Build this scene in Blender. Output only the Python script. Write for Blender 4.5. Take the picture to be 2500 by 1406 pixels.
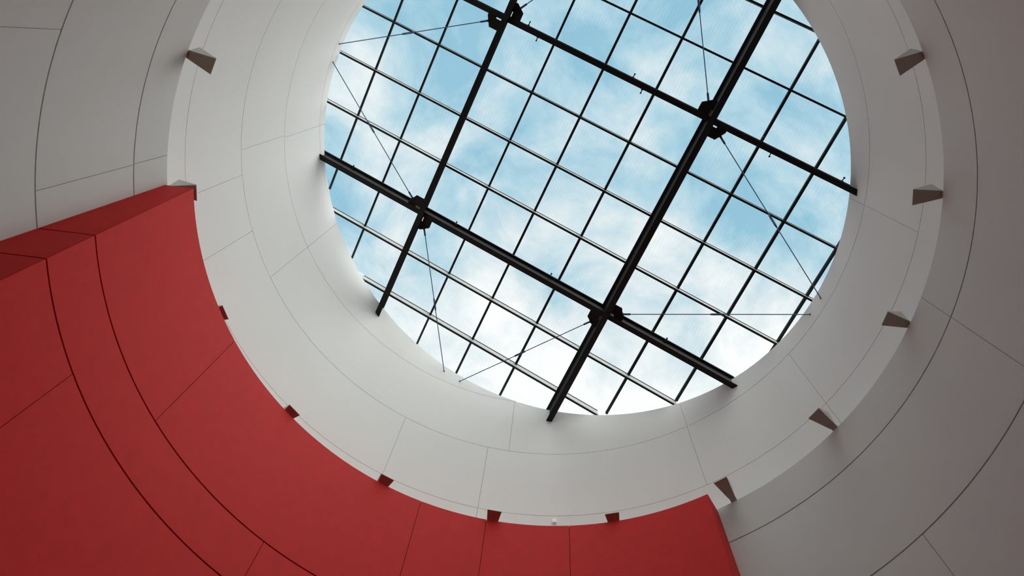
import bpy, math
from mathutils import Vector, Matrix

# ------------------------------------------------------------------ constants
S = 6.0            # metres per unit of the solved geometry
EYE = 1.6          # camera height above the floor
PHI = math.radians(25.046)
CP, SP = math.cos(PHI), math.sin(PHI)
G0, GX, GY = 2.2573, -0.23579, -0.10968       # plane of the sloping wall top / roof
D = math.radians

def W(x, y, z): return Vector((S*x, S*y, S*z + EYE))
def RU(z): return 1.0 - 0.13374*(z - 1.7)          # upper white wall, inner radius
def RL(z): return 1.03616 - 0.14961*(z - 1.1)      # lower white wall, inner radius
def RR(z): return 0.89974 - 0.02778*(z - 1.5427)   # red wall, inner radius
ZL = 1.551                                          # ledge height
ZF = -EYE/S                                         # floor

scn = bpy.context.scene
for o in list(bpy.data.objects): bpy.data.objects.remove(o)
col = scn.collection

# ------------------------------------------------------------------ camera
F, PPX, PPY = 1587.42, 1250+94.78, 703-232.31
zx, zy = 1360.53, 9.377
n = Vector((zx-PPX, zy-PPY, F)).normalized()
ex = (Vector((1, 0, 0)) - n*n.x).normalized()
ey = n.cross(ex)
A = Matrix((ex, ey, n))                       # rows: world axes in the (right, down, forward) frame
right, up, back = A @ Vector((1, 0, 0)), A @ Vector((0, -1, 0)), A @ Vector((0, 0, -1))
cam_d = bpy.data.cameras.new('camera'); cam = bpy.data.objects.new('camera', cam_d); col.objects.link(cam)
M4 = Matrix((right, up, back)).transposed().to_4x4(); M4.translation = W(0.00876, -0.55515, 0)
cam.matrix_world = M4
cam_d.sensor_fit = 'HORIZONTAL'; cam_d.sensor_width = 36.0; cam_d.lens = F/2500*36
cam_d.shift_x = -94.78/2500; cam_d.shift_y = -232.31/2500
cam_d.clip_start = 0.05; cam_d.clip_end = 500
scn.camera = cam

# ------------------------------------------------------------------ sky
wd = bpy.data.worlds.new('sky'); scn.world = wd; wd.use_nodes = True
nt = wd.node_tree; nt.nodes.clear()
def N(t, **k):
    nd = nt.nodes.new(t)
    for a, b in k.items(): setattr(nd, a, b)
    return nd
L = lambda a, b: nt.links.new(a, b)
tc = N('ShaderNodeTexCoord'); sep = N('ShaderNodeSeparateXYZ'); L(tc.outputs['Generated'], sep.inputs[0])
zc = N('ShaderNodeMath', operation='MAXIMUM'); L(sep.outputs[2], zc.inputs[0]); zc.inputs[1].default_value = 0.12
dv = N('ShaderNodeVectorMath', operation='DIVIDE'); cz = N('ShaderNodeCombineXYZ')
for i in range(3): L(zc.outputs[0], cz.inputs[i])
L(tc.outputs['Generated'], dv.inputs[0]); L(cz.outputs[0], dv.inputs[1])
mp = N('ShaderNodeMapping'); L(dv.outputs[0], mp.inputs[0]); mp.inputs['Location'].default_value = (3.1, 7.4, 0.0)
mp.inputs['Scale'].default_value = (1, 1, 0)
n1 = N('ShaderNodeTexNoise'); n1.inputs['Scale'].default_value = 5.2; n1.inputs['Detail'].default_value = 8
n1.inputs['Roughness'].default_value = 0.60; n1.inputs['Distortion'].default_value = 0.35; L(mp.outputs[0], n1.inputs['Vector'])
n2 = N('ShaderNodeTexNoise'); n2.inputs['Scale'].default_value = 1.2; n2.inputs['Detail'].default_value = 3; L(mp.outputs[0], n2.inputs['Vector'])
# more cloud towards one side of the sky (world +y)
sp2 = N('ShaderNodeSeparateXYZ'); L(dv.outputs[0], sp2.inputs[0])
bias = N('ShaderNodeMath', operation='MULTIPLY_ADD'); L(sp2.outputs[1], bias.inputs[0]); bias.inputs[1].default_value = 0.85; bias.inputs[2].default_value = -0.30
bcl = N('ShaderNodeClamp'); L(bias.outputs[0], bcl.inputs[0]); bcl.inputs['Min'].default_value = -0.03; bcl.inputs['Max'].default_value = 0.30
a1 = N('ShaderNodeMath', operation='MULTIPLY_ADD'); L(n2.outputs[0], a1.inputs[0]); a1.inputs[1].default_value = 0.35; L(n1.outputs[0], a1.inputs[2])
a2 = N('ShaderNodeMath', operation='ADD'); L(a1.outputs[0], a2.inputs[0]); L(bcl.outputs[0], a2.inputs[1])
cr = N('ShaderNodeValToRGB'); L(a2.outputs[0], cr.inputs[0]); e = cr.color_ramp.elements
e[0].position = 0.55; e[0].color = (0.255, 0.470, 0.590, 1)
e[1].position = 0.93; e[1].color = (0.83, 0.84, 0.83, 1)
k = e.new(0.66); k.color = (0.40, 0.575, 0.660, 1)
k = e.new(0.78); k.color = (0.62, 0.695, 0.720, 1)
bg = N('ShaderNodeBackground'); L(cr.outputs[0], bg.inputs[0]); bg.inputs[1].default_value = 1.22
wo = N('ShaderNodeOutputWorld'); L(bg.outputs[0], wo.inputs[0])

# sun behind thin cloud: a very soft beam from the right of the picture
sd = bpy.data.lights.new('sun', 'SUN'); sun = bpy.data.objects.new('sun', sd); col.objects.link(sun)
sd.energy = 7.7; sd.angle = D(125); sd.color = (1.0, 0.965, 0.895)
az, el = D(-52), D(27)
dirv = Vector((math.cos(el)*math.cos(az), math.cos(el)*math.sin(az), math.sin(el)))
sun.rotation_euler = dirv.to_track_quat('Z', 'Y').to_euler(); sun.location = W(0, 0, 4)

scn.view_settings.view_transform = 'Standard'; scn.view_settings.look = 'None'
scn.view_settings.gamma = 1.0; scn.view_settings.use_curve_mapping = False
scn.view_settings.exposure = 0.0

# ------------------------------------------------------------------ materials
def mat(name, colr, rough=0.6, metal=0.0, spec=0.5, noise=0.0, nscale=3.0, bump=0.0, bscale=200.0):
    m = bpy.data.materials.new(name); m.use_nodes = True; t = m.node_tree; b = t.nodes['Principled BSDF']
    b.inputs['Roughness'].default_value = rough; b.inputs['Metallic'].default_value = metal
    b.inputs['Specular IOR Level'].default_value = spec
    g = t.nodes.new('ShaderNodeNewGeometry')
    nz = t.nodes.new('ShaderNodeTexNoise'); nz.inputs['Scale'].default_value = nscale; nz.inputs['Detail'].default_value = 5
    t.links.new(g.outputs['Position'], nz.inputs['Vector'])
    r = t.nodes.new('ShaderNodeMapRange'); r.inputs['From Min'].default_value = .3; r.inputs['From Max'].default_value = .7
    r.inputs['To Min'].default_value = 1-noise; r.inputs['To Max'].default_value = 1+noise
    t.links.new(nz.outputs[0], r.inputs[0])
    mx = t.nodes.new('ShaderNodeVectorMath'); mx.operation = 'SCALE'; mx.inputs[0].default_value = colr
    t.links.new(r.outputs[0], mx.inputs['Scale']); t.links.new(mx.outputs[0], b.inputs['Base Color'])
    if bump:
        n3 = t.nodes.new('ShaderNodeTexNoise'); n3.inputs['Scale'].default_value = bscale; t.links.new(g.outputs['Position'], n3.inputs['Vector'])
        bp = t.nodes.new('ShaderNodeBump'); bp.inputs['Strength'].default_value = bump; bp.inputs['Distance'].default_value = 0.002
        t.links.new(n3.outputs[0], bp.inputs['Height']); t.links.new(bp.outputs[0], b.inputs['Normal'])
    return m
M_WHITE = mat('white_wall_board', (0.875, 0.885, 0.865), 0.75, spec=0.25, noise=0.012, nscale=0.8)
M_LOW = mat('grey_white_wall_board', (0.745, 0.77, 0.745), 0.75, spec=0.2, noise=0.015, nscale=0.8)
M_JOINT = mat('grey_joint', (0.50, 0.49, 0.46), 0.9, spec=0.1, noise=0.02)
M_JOINT2 = mat('brown_joint', (0.22, 0.185, 0.15), 0.9, spec=0.1, noise=0.02)
M_BOUNCE_CUT = mat('unseen_bounce_cutting_board', (0.05, 0.045, 0.04), 0.6, noise=0.05)  # invented dark finish for out-of-view panels, cuts light bounced up
M_RED = mat('red_painted_board', (0.58, 0.011, 0.009), 0.65, spec=0.22, noise=0.05, nscale=6.0, bump=0.15, bscale=60)
M_REDJ = mat('dark_red_joint', (0.12, 0.003, 0.004), 0.9, spec=0.1, noise=0.02)
M_FLOOR = mat('dark_wood_floor', (0.02, 0.015, 0.01), 0.6, noise=0.15, nscale=1.5)
M_STEEL = mat('black_painted_steel', (0.015, 0.0145, 0.0135), 0.7, spec=0.2, noise=0.05)
M_BAR = mat('dark_green_black_bar', (0.018, 0.023, 0.022), 0.7, spec=0.2, noise=0.05)
M_WEB = mat('pale_grey_fin', (0.52, 0.53, 0.525), 0.7, spec=0.2, noise=0.01)
M_CABLE = mat('steel_tie', (0.04, 0.085, 0.20), 0.5, metal=0.0, noise=0.03)  # blue of the lens colour fringe put into the steel
M_LAMP = mat('grey_sconce_metal', (0.60, 0.60, 0.58), 0.55, spec=0.4, noise=0.02)
M_LAMPU = mat('bounce_tinted_sconce_face', (0.48, 0.42, 0.35), 0.6, spec=0.4, noise=0.03)  # warm floor bounce on the underside put into its colour
M_PLAST = mat('white_plastic', (0.95, 0.95, 0.94), 0.35, noise=0.0)

# glass with a fine frit of parallel stripes
M_GLASS = bpy.data.materials.new('fritted_glass'); M_GLASS.use_nodes = True; t = M_GLASS.node_tree; t.nodes.clear()
g = t.nodes.new('ShaderNodeNewGeometry'); mpp = t.nodes.new('ShaderNodeMapping'); mpp.inputs['Rotation'].default_value = (0, 0, -PHI)
t.links.new(g.outputs['Position'], mpp.inputs[0])
wv = t.nodes.new('ShaderNodeTexWave'); wv.wave_type = 'BANDS'; wv.bands_direction = 'X'; wv.inputs['Scale'].default_value = 4.6
wv.inputs['Distortion'].default_value = 0.3; t.links.new(mpp.outputs[0], wv.inputs['Vector'])
nz = t.nodes.new('ShaderNodeTexNoise'); nz.inputs['Scale'].default_value = 1.1; t.links.new(g.outputs['Position'], nz.inputs['Vector'])
rg = t.nodes.new('ShaderNodeMapRange'); rg.inputs['From Min'].default_value = .42; rg.inputs['From Max'].default_value = .62; t.links.new(nz.outputs[0], rg.inputs[0])
ml = t.nodes.new('ShaderNodeMath'); ml.operation = 'MULTIPLY'; t.links.new(wv.outputs['Fac'], ml.inputs[0]); t.links.new(rg.outputs[0], ml.inputs[1])
mc = t.nodes.new('ShaderNodeMix'); mc.data_type = 'RGBA'; t.links.new(ml.outputs[0], mc.inputs['Factor'])
mc.inputs['A'].default_value = (0.99, 1.0, 1.0, 1); mc.inputs['B'].default_value = (0.96, 0.98, 0.988, 1)
tr = t.nodes.new('ShaderNodeBsdfTransparent'); t.links.new(mc.outputs['Result'], tr.inputs[0])
gl = t.nodes.new('ShaderNodeBsdfGlossy'); gl.inputs['Roughness'].default_value = 0.05; gl.inputs[0].default_value = (.9, .95, 1, 1)
fr = t.nodes.new('ShaderNodeFresnel'); fr.inputs[0].default_value = 1.35
fm = t.nodes.new('ShaderNodeMath'); fm.operation = 'MULTIPLY'; t.links.new(fr.outputs[0], fm.inputs[0]); fm.inputs[1].default_value = 0.35
ms = t.nodes.new('ShaderNodeMixShader'); t.links.new(fm.outputs[0], ms.inputs[0]); t.links.new(tr.outputs[0], ms.inputs[1]); t.links.new(gl.outputs[0], ms.inputs[2])
om = t.nodes.new('ShaderNodeOutputMaterial'); t.links.new(ms.outputs[0], om.inputs[0])

# ------------------------------------------------------------------ helpers
def link(name, verts, faces, m, parent=None, smooth=False):
    me = bpy.data.meshes.new(name); me.from_pydata([tuple(v) for v in verts], [], faces); me.update()
    if m: me.materials.append(m)
    if smooth: me.polygons.foreach_set('use_smooth', [True]*len(me.polygons))
    o = bpy.data.objects.new(name, me); col.objects.link(o)
    if parent is not None: o.parent = parent
    return o
def empty(name, loc=(0, 0, 0)):
    o = bpy.data.objects.new(name, None); col.objects.link(o); o.location = loc; o.empty_display_size = .2; return o
def tag(o, label, cat, group=None):
    o['label'] = label; o['category'] = cat
    if group: o['group'] = group
    return o
def struct(o, label=None):
    o['kind'] = 'structure'
    if label: o['label'] = label
    return o

def ztop(az, R=RU):
    """height where the sloping roof plane meets the cone at this azimuth"""
    z = 2.2
    for _ in range(8): z = G0 + R(z)*(GX*math.cos(az) + GY*math.sin(az))
    return z

def slab(name, a0, a1, z0, z1, R, thick, m, parent, ga=0.0, gz=0.0, clip=False, step=1.6, off=0.0):
    """curved panel between azimuths a0..a1 (deg) and heights z0..z1; ga, gz half joint widths (units); clipped by the roof plane"""
    rm_ = R((z0+z1)/2)
    A0, A1 = D(a0) + ga/rm_, D(a1) - ga/rm_
    nseg = max(1, int(math.ceil(math.degrees(A1-A0)/step)))
    azs = [A0 + (A1-A0)*i/nseg for i in range(nseg+1)]
    cols = []
    for i, a in enumerate(azs):
        lo = z0+gz; hi = z1-gz
        if clip: hi = min(hi, ztop(a, R))
        cols.append((a, lo, hi))
    if clip:      # add the azimuths where the panel runs out under the roof plane
        out = []
        for i, c in enumerate(cols):
            if i:
                p = cols[i-1]; fp, fc = p[2]-p[1], c[2]-c[1]
                if (fp > 0) != (fc > 0):
                    a, b = p[0], c[0]
                    for _ in range(24):
                        mid = (a+b)/2; f = ztop(mid, R)-(z0+gz)
                        if (f > 0) == (fp > 0): a = mid
                        else: b = mid
                    out.append(((a+b)/2, z0+gz, z0+gz+1e-4))
            out.append(c)
        runs, cur = [], []
        for c in out:
            if c[2]-c[1] > 0: cur.append(c)
            else:
                if len(cur) > 1: runs.append(cur)
                cur = []
        if len(cur) > 1: runs.append(cur)
    else: runs = [cols]
    res = []
    for run in runs:
        V, Fc = [], []
        nz_ = 2
        def P(a, z, r): return W(r*math.cos(a), r*math.sin(a), z)
        # front
        for a, lo, hi in run:
            V += [P(a, lo, R(lo)+off), P(a, hi, R(hi)+off)]
        nr = len(run)
        for i in range(nr-1): Fc.append((2*i, 2*i+1, 2*i+3, 2*i+2))
        b = len(V)
        for a, lo, hi in run: V += [P(a, lo, R(lo)+off+thick), P(a, hi, R(hi)+off+thick)]
        for i in range(nr-1): Fc.append((b+2*i, b+2*i+2, b+2*i+3, b+2*i+1))
        b = len(V)
        for a, lo, hi in run: V += [P(a, lo, R(lo)+off), P(a, lo, R(lo)+off+thick)]     # bottom
        for i in range(nr-1): Fc.append((b+2*i, b+2*i+2, b+2*i+3, b+2*i+1))
        b = len(V)
        for a, lo, hi in run: V += [P(a, hi, R(hi)+off), P(a, hi, R(hi)+off+thick)]     # top
        for i in range(nr-1): Fc.append((b+2*i, b+2*i+1, b+2*i+3, b+2*i+2))
        for (a, lo, hi), fl in ((run[0], 0), (run[-1], 1)):
            b = len(V); V += [P(a, lo, R(lo)+off), P(a, lo, R(lo)+off+thick), P(a, hi, R(hi)+off+thick), P(a, hi, R(hi)+off)]
            Fc.append((b, b+1, b+2, b+3) if not fl else (b+3, b+2, b+1, b))
        res.append(link(name, V, Fc, m, parent, smooth=True))
    return res

def ring(name, zlo, zhi, R, t0, t1, m, parent=None, clip=False, a0=0, a1=360, step=2.0):
    """solid ring (or arc) of wall behind the panels, from R+t0 to R+t1"""
    full = (a1-a0) >= 360
    nseg = int((a1-a0)/step); V, Fc = [], []
    for i in range(nseg + (0 if full else 1)):
        a = D(a0 + (a1-a0)*i/nseg); hi = ztop(a, R) if clip else zhi
        for z, tt in ((zlo, t0), (hi, t0), (hi, t1), (zlo, t1)):
            r = R(z)+tt; V.append(W(r*math.cos(a), r*math.sin(a), z))
    cnt = len(V)//4
    for i in range(nseg):
        j = (i+1) % cnt
        for q in range(4):
            q2 = (q+1) % 4
            Fc.append((4*i+q, 4*i+q2, 4*j+q2, 4*j+q))
    if not full:
        Fc.append((0, 3, 2, 1)); b = 4*(cnt-1); Fc.append((b, b+1, b+2, b+3))
    return link(name, V, Fc, m, parent)

PT = 0.025/S        # panel thickness
# ------------------------------------------------------------------ floor
V = [W(0, 0, ZF)]; Fc = []
for i in range(96):
    a = 2*math.pi*i/96; V.append(W(1.30*math.cos(a), 1.30*math.sin(a), ZF))
V.append(W(0, 0, ZF-.05)); nb = len(V)
for i in range(96):
    a = 2*math.pi*i/96; V.append(W(1.30*math.cos(a), 1.30*math.sin(a), ZF-.05))
for i in range(96):
    j = (i+1) % 96; Fc += [(0, 1+i, 1+j), (nb-1, nb+j, nb+i), (1+i, nb+i, nb+j, 1+j)]
struct(link('floor', V, Fc, M_FLOOR), 'dark timber floor of the round room')

# ------------------------------------------------------------------ upper white wall
wu = struct(ring('wall_upper', ZL-.02, None, RU, PT*0.55, 0.055, M_JOINT, clip=True),
            'upper white panelled drum wall rising to the glass roof')
rowsU = [(ZL-.02, 1.6913, [103.75, 35.84, -60, -120, -200]),
         (1.6913, 1.9421, [182.73, 171.83, 122.01, 103.75, 61.5, 35.84, 2.69, -40, -80, -125]),
         (1.9421, 2.1891, [187.4, 162.1, 99.35, 61.4, 2.8, -45, -95, -130]),
         (2.1891, 2.4399, [187.0, 162.1, -45, -95, -130]),
         (2.4399, 2.70, [187.0, -45-90])]
GJ = 0.0048/S
for z0, z1, js in rowsU:
    js = sorted([j % 360 for j in js]); js.append(js[0]+360)
    for a, b in zip(js[:-1], js[1:]):
        slab('panel', a, b, z0, z1, RU, PT, M_WHITE, wu, ga=GJ*.7, gz=GJ, clip=True)

# ------------------------------------------------------------------ lower white wall with ledge
wl = struct(ring('wall_lower', ZF, ZL-.0015, RL, PT*0.8, 0.075, M_JOINT2),
            'lower white panelled drum wall, thicker, ending in a ledge')
rowsL = [(1.4444, ZL, [-168.2, 10.38, -80, -44]),
         (1.199, 1.4444, [-168.3, 10.35, -85, -48]),
         (0.953, 1.199, [-150.0, 35.3, -100, -45]),
         (0.707, 0.953, [-160, 20, -130, -85, -30]),
         (0.461, 0.707, [-150, 35, -100, -45, 80, 120, 160]),
         (0.215, 0.461, [-160, 20, -100, -45, 80, 120, 160]),
         (ZF+.002, 0.215, [-150, 35, -100, -45, 80, 120, 160])]
GL = 0.009/S
for z0, z1, js in rowsL:
    js = sorted([j % 360 for j in js]); js.append(js[0]+360)
    for a, b in zip(js[:-1], js[1:]):
        top = z1 == ZL
        slab('panel', a, b, z0, z1 + (GL if top else 0), RL, PT, M_BOUNCE_CUT if (z0 < .6 or (z0 < .9 and 225 < a < 335 and b < 335)) else M_LOW, wl, ga=GL*.45, gz=GL)  # unseen low panels darkened to weaken bounce onto the red wall
# flat top board of the ledge
V, Fc = [], []
for i in range(181):
    a = D(2*i)
    for r, z in ((RL(ZL)+PT*.5, ZL-.0012), (RL(ZL)+PT*.5, ZL+.0004), (RU(ZL)+PT*.5, ZL+.0004), (RU(ZL)+PT*.5, ZL-.0012)):
        V.append(W(r*math.cos(a), r*math.sin(a), z))
for i in range(180):
    for q in range(4): Fc.append((4*i+q, 4*i+(q+1) % 4, 4*i+4+(q+1) % 4, 4*i+4+q))
link('ledge_board', V, Fc, M_JOINT, wl)

# ------------------------------------------------------------------ red wall
AZ0, AZ1 = 60.7, 187.38
rw = tag(empty('red_screen_wall', W(RR(.3)*math.cos(D(124)), RR(.3)*math.sin(D(124)), ZF)),
         'tall curved glossy red panelled wall standing against the lower white wall', 'wall')
def rlink(o):
    o.matrix_parent_inverse = Matrix.Translation(-rw.location); return o
ZRT = 1.5427
# core
V, Fc = [], []
ang = [AZ0+.25 + (AZ1-AZ0-.5)*i/80 for i in range(81)]
for a in ang:
    a = D(a)
    for z, r in ((ZF, RR(ZF)+PT*.8), (ZRT-.004, RR(ZRT)+PT*.8), (ZRT-.004, RL(ZRT)-.0005), (ZF, RL(ZF)-.0005)):
        V.append(W(r*math.cos(a), r*math.sin(a), z))
for i in range(80):
    for q in range(4): Fc.append((4*i+q, 4*i+(q+1) % 4, 4*i+4+(q+1) % 4, 4*i+4+q))
Fc.append((0, 3, 2, 1)); Fc.append((320, 321, 322, 323))
rlink(link('core', V, Fc, M_REDJ, rw))
GR = 0.0105/S
rowsR = [(1.2000, ZRT, [AZ0, 86.98, 102.35, 114.91, 160.18, AZ1]),
         (1.0768, 1.2000, [AZ0, 86.98, 102.35, 136.45, AZ1]),
         (0.62, 1.0768, [AZ0, 100, 136.45, 172.66, AZ1]),
         (0.18, 0.62, [AZ0, 86.98, 120, 160, AZ1]),
         (ZF+.002, 0.18, [AZ0, 100, 140, 172.66, AZ1])]
for z0, z1, js in rowsR:
    for k_, (a, b) in enumerate(zip(js[:-1], js[1:])):
        top = z1 == ZRT
        for o in slab('panel', a, b, z0, z1+(GR if top else 0), RR, PT, M_RED, rw, ga=GR*.38, gz=GR): rlink(o)
# end faces and top board
def endface(azd, sgn, rows):
    a = D(azd); tv = Vector((-math.sin(a), math.cos(a), 0))*sgn       # points out of the end
    for z0, z1 in rows:
        V = []
        for s_ in (0, 1):
            for z, r in ((z0, RR(z0)+PT), (z0, RL(z0)-.0003), (z1, RL(z1)-.0003), (z1, RR(z1)+PT)):
                p = W(r*math.cos(a), r*math.sin(a), z) - tv*(0.022*s_); V.append(p)
        rlink(link('end_panel', V, [(0, 1, 2, 3), (7, 6, 5, 4), (0, 4, 5, 1), (1, 5, 6, 2), (2, 6, 7, 3), (3, 7, 4, 0)], M_RED, rw))
er = [(1.2000+GR, ZRT), (1.0768+GR, 1.2000-GR), (0.62+GR, 1.0768-GR), (0.18+GR, 0.62-GR), (ZF+.002, 0.18-GR)]
endface(AZ1, 1, er); endface(AZ0, -1, er)
V, Fc = [], []
for i in range(81):
    a = D(AZ0+.2+(AZ1-AZ0-.4)*i/80)
    for z, r in ((ZRT-.004, RR(ZRT)+PT*.9), (ZRT, RR(ZRT)+PT*.9), (ZRT, RL(ZRT)-.0003), (ZRT-.004, RL(ZRT)-.0003)):
        V.append(W(r*math.cos(a), r*math.sin(a), z))
for i in range(80):
    for q in range(4): Fc.append((4*i+q, 4*i+(q+1) % 4, 4*i+4+(q+1) % 4, 4*i+4+q))
Fc.append((0, 3, 2, 1)); Fc.append((320, 321, 322, 323))
rlink(link('top_board', V, Fc, M_RED, rw))

# ------------------------------------------------------------------ roof geometry
def RP(u, v, dz):
    x, y = u*CP - v*SP, u*SP + v*CP
    return W(x, y, G0 + GX*x + GY*y + dz)
def bx(V, Fc, u0, u1, v0, v1, d0, d1):
    b = len(V)
    for d_ in (d0, d1):
        for (u, v) in ((u0, v0), (u1, v0), (u1, v1), (u0, v1)): V.append(RP(u, v, d_))
    Fc += [(b, b+3, b+2, b+1), (b+4, b+5, b+6, b+7), (b, b+1, b+5, b+4), (b+1, b+2, b+6, b+5), (b+2, b+3, b+7, b+6), (b+3, b, b+4, b+7)]
def box(name, m, parent, *a):
    V, Fc = [], []; bx(V, Fc, *a); o = link(name, V, Fc, m, parent)
    o.matrix_parent_inverse = Matrix.Translation(-parent.location); return o
def Ru(i): return -0.74432 + 0.188183*i
def Rv(j): return -0.58397 + 0.195743*j
KS = 1.0126
def Rua(i): return -0.2271 + (Ru(i)+0.2271)*KS        # glazing bars sit at glass level
def wall_r(u, v):
    x, y = u*CP - v*SP, u*SP + v*CP; return RU(ztop(math.atan2(y, x)))
def chord(u, sgn, along_v=True, extra=0.02, dz=0):
    """distance along the bar to the wall"""
    t_ = 0.5
    for _ in range(60):
        uu, vv = (u, sgn*t_) if along_v else (sgn*t_, u)
        r = wall_r(uu, vv) - 0.13374*dz
        d2 = r*r - u*u
        t_ = math.sqrt(d2) if d2 > 0 else 0
        if d2 <= 0: break
    return sgn*(t_+extra) if t_ > 0 else 0

# ------------------------------------------------------------------ skylight: curb, purlins, glazing bars, panes
sk = tag(empty('skylight', RP(0, 0, .02)), 'sloping round glass roof with black glazing grid and square panes', 'skylight')
for j in range(-1, 8):
    v = Rv(j); a = chord(v, -1, False, .03); b = chord(v, 1, False, .03)
    if a == 0 or b == 0: continue
    p = box('purlin', M_BAR, sk, a, b, v-.0036, v+.0036, .020, .0235)
    V, Fc = [], []; bx(V, Fc, a, b, v-.0009, v+.0009, .0235, .0510)
    link('fin', V, Fc, M_WEB, p)
    V, Fc = [], []; bx(V, Fc, a, b, v-.0027, v+.0027, .0510, .0527)
    link('glazing_strip', V, Fc, M_BAR, p)
for i in range(0, 10):
    u = Rua(i); a = chord(u, -1, True, .03); b = chord(u, 1, True, .03)
    if i == 9: u, a, b = .9600, -.30, .30          # the last bar skims the rim of the opening
    if a == 0 or b == 0: continue
    box('glazing_bar', M_BAR, sk, u-.0040, u+.0040, a, b, .0440, .0527)
for i in range(-2, 10):
    for j in range(-3, 9):
        u0, u1, v0, v1 = Rua(i), Rua(i+1), Rv(j), Rv(j+1)
        cu = min(max(0, u0), u1); cv = min(max(0, v0), v1)
        if math.hypot(cu, cv) > 1.0: continue
        g_ = .0008
        box('pane', M_GLASS, sk, u0+g_, u1-g_, v0+g_, v1-g_, .0529, .0560)
# kerb round the glass, outside the wall head
V, Fc = [], []
for i in range(120):
    a = D(3*i); z0 = ztop(a)
    for dr, dz in ((.046, -.004), (.046, .0525), (.075, .0525), (.075, -.004)):
        r = RU(z0)+dr; x, y = r*math.cos(a), r*math.sin(a); V.append(W(x, y, G0+GX*x+GY*y+dz))
for i in range(120):
    j = (i+1) % 120
    for q in range(4): Fc.append((4*i+q, 4*i+(q+1) % 4, 4*j+(q+1) % 4, 4*j+q))
struct(link('trim_1', V, Fc, M_WHITE), 'white kerb under the rim of the glass roof')

# ------------------------------------------------------------------ main steel beams
FW, FT, WT = 0.0100, 0.0034, 0.0022
def ibeam(kind, c, bot, label):
    top = .0185
    along_v = kind == 'A'
    a = chord(c, -1, along_v, .035, bot); b = chord(c, 1, along_v, .035, bot)
    mid = RP(c, 0, bot) if along_v else RP(0, c, bot)
    r = tag(empty('steel_beam', mid), label, 'beam', 'main roof beams')
    def q(name, h, d0, d1):
        if along_v: return box(name, M_STEEL, r, c-h, c+h, a, b, d0, d1)
        return box(name, M_STEEL, r, a, b, c-h, c+h, d0, d1)
    q('bottom_flange', FW, bot, bot+FT); q('web', WT/2, bot+FT, top-FT); q('top_flange', FW, top-FT, top)
    return r
UA = [(-.3682, -.0580), (.3842, -.0580)]; VB = [(-.3886, -.0400), (.3900, -.0400)]
beamsA = [ibeam('A', UA[0][0], UA[0][1], 'black steel roof beam running up the picture, left one of the steep pair'),
          ibeam('A', UA[1][0], UA[1][1], 'black steel roof beam running up the picture, right one of the steep pair')]
beamsB = [ibeam('B', VB[0][0], VB[0][1], 'black steel roof beam crossing the glass, upper one of the shallow pair'),
          ibeam('B', VB[1][0], VB[1][1], 'black steel roof beam crossing the glass, lower one of the shallow pair')]

# gusset plates with a notch at the crossing, and tie rods from each plate to the wall
PZ0, PZ1 = -.034, -.0315
def plate(beam, cu, cv, su, sv, alongu):
    if alongu: out = [(.062, .006), (.062, .017), (.042, .052), (.006, .052)]
    else: out = [(.050, .006), (.050, .040), (.020, .063), (.006, .063)]
    hu, hv = (.030, .0155) if alongu else (.0155, .030)
    poly = [(hu, .006)] + out + [(.006, hv), (hu, hv)]
    poly = [(cu+su*p, cv+sv*q) for p, q in poly]
    V = [RP(u, v, PZ0) for u, v in poly] + [RP(u, v, PZ1) for u, v in poly]; k_ = len(poly)
    Fc = [tuple(range(k_)), tuple(range(2*k_-1, k_-1, -1))] + [(i, (i+1) % k_, k_+(i+1) % k_, k_+i) for i in range(k_)]
    o = link('gusset_plate', V, Fc, M_STEEL, beam); o.matrix_parent_inverse = Matrix.Translation(-beam.location)
def tube(name, p0, p1, r, m, parent, sides=8):
    d_ = (p1-p0).normalized(); x_ = d_.orthogonal().normalized(); y_ = d_.cross(x_); V, Fc = [], []
    for p in (p0, p1):
        for i in range(sides):
            a = 2*math.pi*i/sides; V.append(p + x_*(r*math.cos(a)) + y_*(r*math.sin(a)))
    for i in range(sides): Fc.append((i, (i+1) % sides, sides+(i+1) % sides, sides+i))
    Fc += [tuple(range(sides-1, -1, -1)), tuple(range(sides, 2*sides))]
    o = link(name, V, Fc, m, parent); o.matrix_parent_inverse = Matrix.Translation(-parent.location); return o
def tie(cu, cv, su, sv, alongu, azw, label):
    p = (.052, .034) if alongu else (.033, .050)
    P0 = RP(cu+su*p[0], cv+sv*p[1], PZ0-.003)
    a = D(azw); z = ztop(a)-.028; r = RU(z); P1 = W((r+.002)*math.cos(a), (r+.002)*math.sin(a), z)
    root = tag(empty('tie_rod', P0), label, 'tie rod', 'tie rods bracing the roof beams')
    d_ = (P1-P0); Ln = d_.length; dn = d_.normalized()
    tube('rod', P0, P1, .0095, M_CABLE, root)
    tube('pin', P0+Vector((0, 0, -.03)), P0+Vector((0, 0, .035)), .026, M_STEEL, root, 10)
    tube('clevis', P0, P0+dn*.17, .021, M_CABLE, root)
    m_ = P0+d_*.52; sx = dn.cross(Vector((0, 0, 1))).normalized()*.017
    for s_ in (-1, 1): tube('turnbuckle_bar', m_-dn*.09+sx*s_, m_+dn*.09+sx*s_, .006, M_CABLE, root, 6)
    for s_ in (-1, 1): tube('turnbuckle_nut', m_+dn*(.08*s_), m_+dn*(.14*s_), .020, M_CABLE, root, 6)
    tube('wall_anchor', P1-dn*.02, P1+dn*.02, .022, M_CABLE, root, 8)
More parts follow.
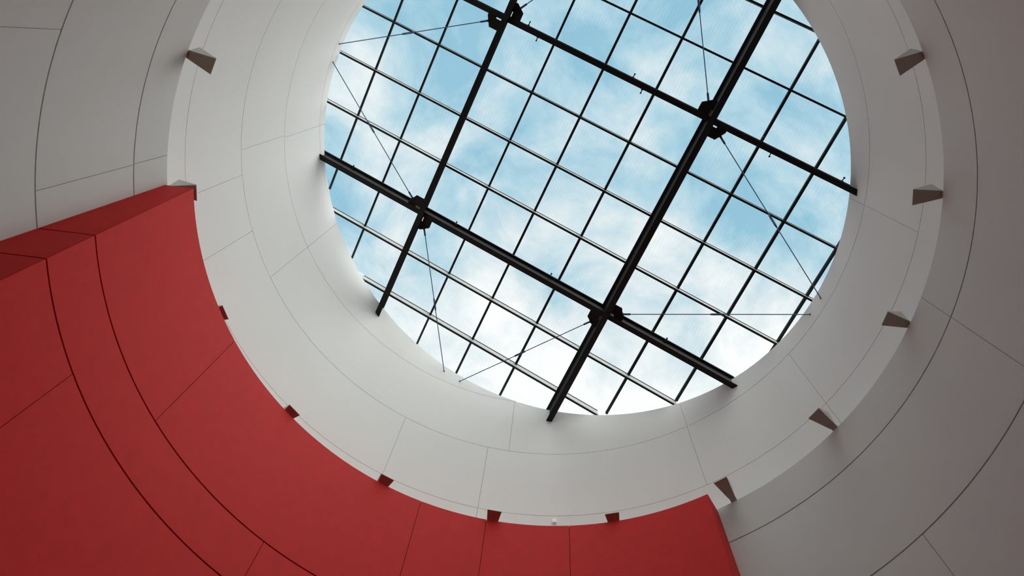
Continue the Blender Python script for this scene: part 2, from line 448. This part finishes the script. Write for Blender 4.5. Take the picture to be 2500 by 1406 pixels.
TIES = [(0, 0, -1, 1, True, -152.75, 'thin tie rod from the upper left beam crossing down to the left wall'),
        (0, 0, 1, -1, False, -67.2, 'thin tie rod leaving the top of the picture beside the upper left beam crossing'),
        (1, 0, -1, -1, False, -62.8, 'thin tie rod leaving the top of the picture above the right beam crossing'),
        (1, 0, 1, 1, True, 23.37, 'long tie rod from the right beam crossing down to the right wall'),
        (0, 1, -1, -1, True, -157.27, 'long tie rod from the lower left beam crossing up to the left wall'),
        (0, 1, 1, 1, False, 117.5, 'thin tie rod from the lower left beam crossing down to the wall'),
        (1, 1, 1, -1, True, 27.2, 'nearly level tie rod from the lower beam crossing to the right wall'),
        (1, 1, -1, 1, False, 113.28, 'thin tie rod from the lowest beam crossing down left to the wall')]
for ia, ib, su, sv, au, azw, lb in TIES:
    cu, cv = UA[ia][0], VB[ib][0]
    plate(beamsA[ia], cu, cv, su, sv, au); tie(cu, cv, su, sv, au, azw, lb)

# small clamp fittings on the sides of the shallow beams
def fitting(u, v, s_, label):
    root = tag(empty('clamp_fitting', RP(u, v-s_*.008, .012)), label, 'fitting', 'small clamp fittings along the roof beams')
    p0 = RP(u, v-s_*.010, .010); p1 = RP(u, v+s_*.006, .006)
    tube('stem', p0, p1, .010, M_BAR, root, 8)
    tube('knob', p1-Vector((0, 0, .018)), p1+Vector((0, 0, .018)), .017, M_BAR, root, 8)
    tube('foot', RP(u-.004, v-s_*.0075, .008), RP(u+.004, v-s_*.0075, .008), .018, M_BAR, root, 8)
FT_ = [(-.287, -.406, -1, 'upper side of upper shallow beam, just right of left crossing'),
       (-.241, -.370, 1, 'lower side of upper shallow beam, just right of left crossing'),
       (.109, -.405, -1, 'upper side of upper shallow beam, midway between both crossings'),
       (.154, -.369, 1, 'lower side of upper shallow beam, midway between both crossings'),
       (.570, -.407, -1, 'upper side of upper shallow beam, right of right crossing'),
       (.614, -.371, 1, 'lower side of upper shallow beam, right of right crossing'),
       (.845, -.405, -1, 'upper side of upper shallow beam, near its right end'),
       (.893, -.371, 1, 'lower side of upper shallow beam, at its right end'),
       (-.685, .379, -1, 'upper side of lower shallow beam, near its left end'),
       (-.234, .376, -1, 'upper side of lower shallow beam, just right of left crossing'),
       (.161, .374, -1, 'upper side of lower shallow beam, midway between crossings'),
       (.622, .377, -1, 'upper side of lower shallow beam, near its right end')]
for u, v, s_, lb in FT_: fitting(u, v, s_, 'small black clamp, ' + lb)

# ------------------------------------------------------------------ wedge uplighters on the wall above the ledge
def lamp(azd, label, rf=.9020, rb=.9700):
    """wedge that rests on the ledge edge: wide thin front over the room, narrow tall back on the ledge"""
    Z0 = 1.5525
    a = D(azd); root = empty('wall_uplighter', W(.972*math.cos(a), .972*math.sin(a), Z0)); root.rotation_euler = (0, 0, a)
    tag(root, label, 'wall lamp', 'wedge wall lamps in a ring on the ledge')
    def q(r, y, z): return Vector((S*(r-.972), S*y, S*(z-Z0)))
    def solid(name, lo, hi, m):          # lo, hi: matching four-point loops
        return link(name, lo+hi, [(0, 1, 2, 3), (7, 6, 5, 4), (0, 4, 5, 1), (1, 5, 6, 2), (2, 6, 7, 3), (3, 7, 4, 0)], m, root)
    zb = 1.5562
    lo = [q(rb, -.0098, zb), q(rb, .0098, zb), q(rf, .0205, zb), q(rf, -.0205, zb)]
    hi = [q(rb+.0035, -.0117, 1.611), q(rb+.0035, .0117, 1.611), q(rf, .0205, zb+.0030), q(rf, -.0205, zb+.0030)]
    solid('housing', lo, hi, M_LAMP)
    solid('face_plate', [q(rb-.001, -.0100, zb-.0006), q(rb-.001, .0100, zb-.0006), q(rf-.0008, .0209, zb-.0006), q(rf-.0008, -.0209, zb-.0006)],
          [q(rb-.001, -.0100, zb), q(rb-.001, .0100, zb), q(rf-.0008, .0209, zb), q(rf-.0008, -.0209, zb)], M_LAMPU)
    solid('top_lens', [q(rb-.002, -.0095, 1.6075), q(rb-.002, .0095, 1.6075), q(rf+.006, .0180, zb+.008), q(rf+.006, -.0180, zb+.008)],
          [q(rb-.002, -.0095, 1.6095), q(rb-.002, .0095, 1.6095), q(rf+.006, .0180, zb+.010), q(rf+.006, -.0180, zb+.010)], M_PLAST)
    solid('foot', [q(.9695, -.0092, ZL+.0006), q(.9695, .0092, ZL+.0006), q(.9800, .0092, ZL+.0006), q(.9800, -.0092, ZL+.0006)],
          [q(rb-.002, -.0092, zb+.004), q(rb-.002, .0092, zb+.004), q(.9770, .0092, zb+.004), q(.9770, -.0092, zb+.004)], M_LAMP)
LMP = [(207.1, 'brown-faced wedge wall lamp high on the left wall, clear of the red wall'),
       (186.4, 'grey wedge wall lamp peeping out behind the upper left corner of the red wall'),
       (165.2, 'dark sliver of a wedge wall lamp behind the steep left stretch of the red edge'),
       (143.7, 'small dark wedge wall lamp behind the lower left bend of the red edge'),
       (122.4, 'dark grey wedge wall lamp above the red edge, left of the bottom middle'),
       (101.15, 'dark grey wedge wall lamp above the red edge, just left of the tiny white box'),
       (78.8, 'dark grey wedge wall lamp above the red edge, just right of the tiny white box'),
       (57.5, 'brown-faced wedge wall lamp just right of the lower right corner of the red wall'),
       (36.3, 'brown-faced wedge wall lamp on the lower right wall, tilted down to the right'),
       (15.28, 'brown-faced wedge wall lamp on the right wall, below the right beam end'),
       (-6.0, 'brown-faced wedge wall lamp on the right wall, level with the right beam end'),
       (-26.98, 'brown-faced wedge wall lamp near the upper right corner')]
RFB = [(.906, .970), (.900, .970), (.8975, .970), (.889, .970), (.8835, .970), (.877, .970), (.8835, .970), (.8875, .958),
       (.8905, .962), (.9035, .970), (.8985, .970), (.9065, .970)]
for (a, lb), (rf, rb_) in zip(LMP, RFB): lamp(a, lb, rf, rb_)

# tiny white twin box between two lamps
a = D(89.75); z = 1.671; r = RU(z)
rb = tag(empty('junction_box', W(r*math.cos(a), r*math.sin(a), z)), 'tiny white twin box on the white wall above the bottom middle of the red edge', 'box')
rb.rotation_euler = (0, 0, a)
for y0, y1, nm in ((-.038, -.012, 'narrow_cover'), (-.008, .038, 'wide_cover')):
    V = [Vector((x, y, zz)) for x in (-.03, .01) for y, zz in ((y0, -.042), (y1, -.042), (y1, .042), (y0, .042))]
    link(nm, V, [(0, 1, 2, 3), (7, 6, 5, 4), (0, 4, 5, 1), (1, 5, 6, 2), (2, 6, 7, 3), (3, 7, 4, 0)], M_PLAST, rb)

# consistent outward normals on every mesh
import bmesh
for me in bpy.data.meshes:
    bm = bmesh.new(); bm.from_mesh(me); bmesh.ops.recalc_face_normals(bm, faces=bm.faces); bm.to_mesh(me); bm.free()
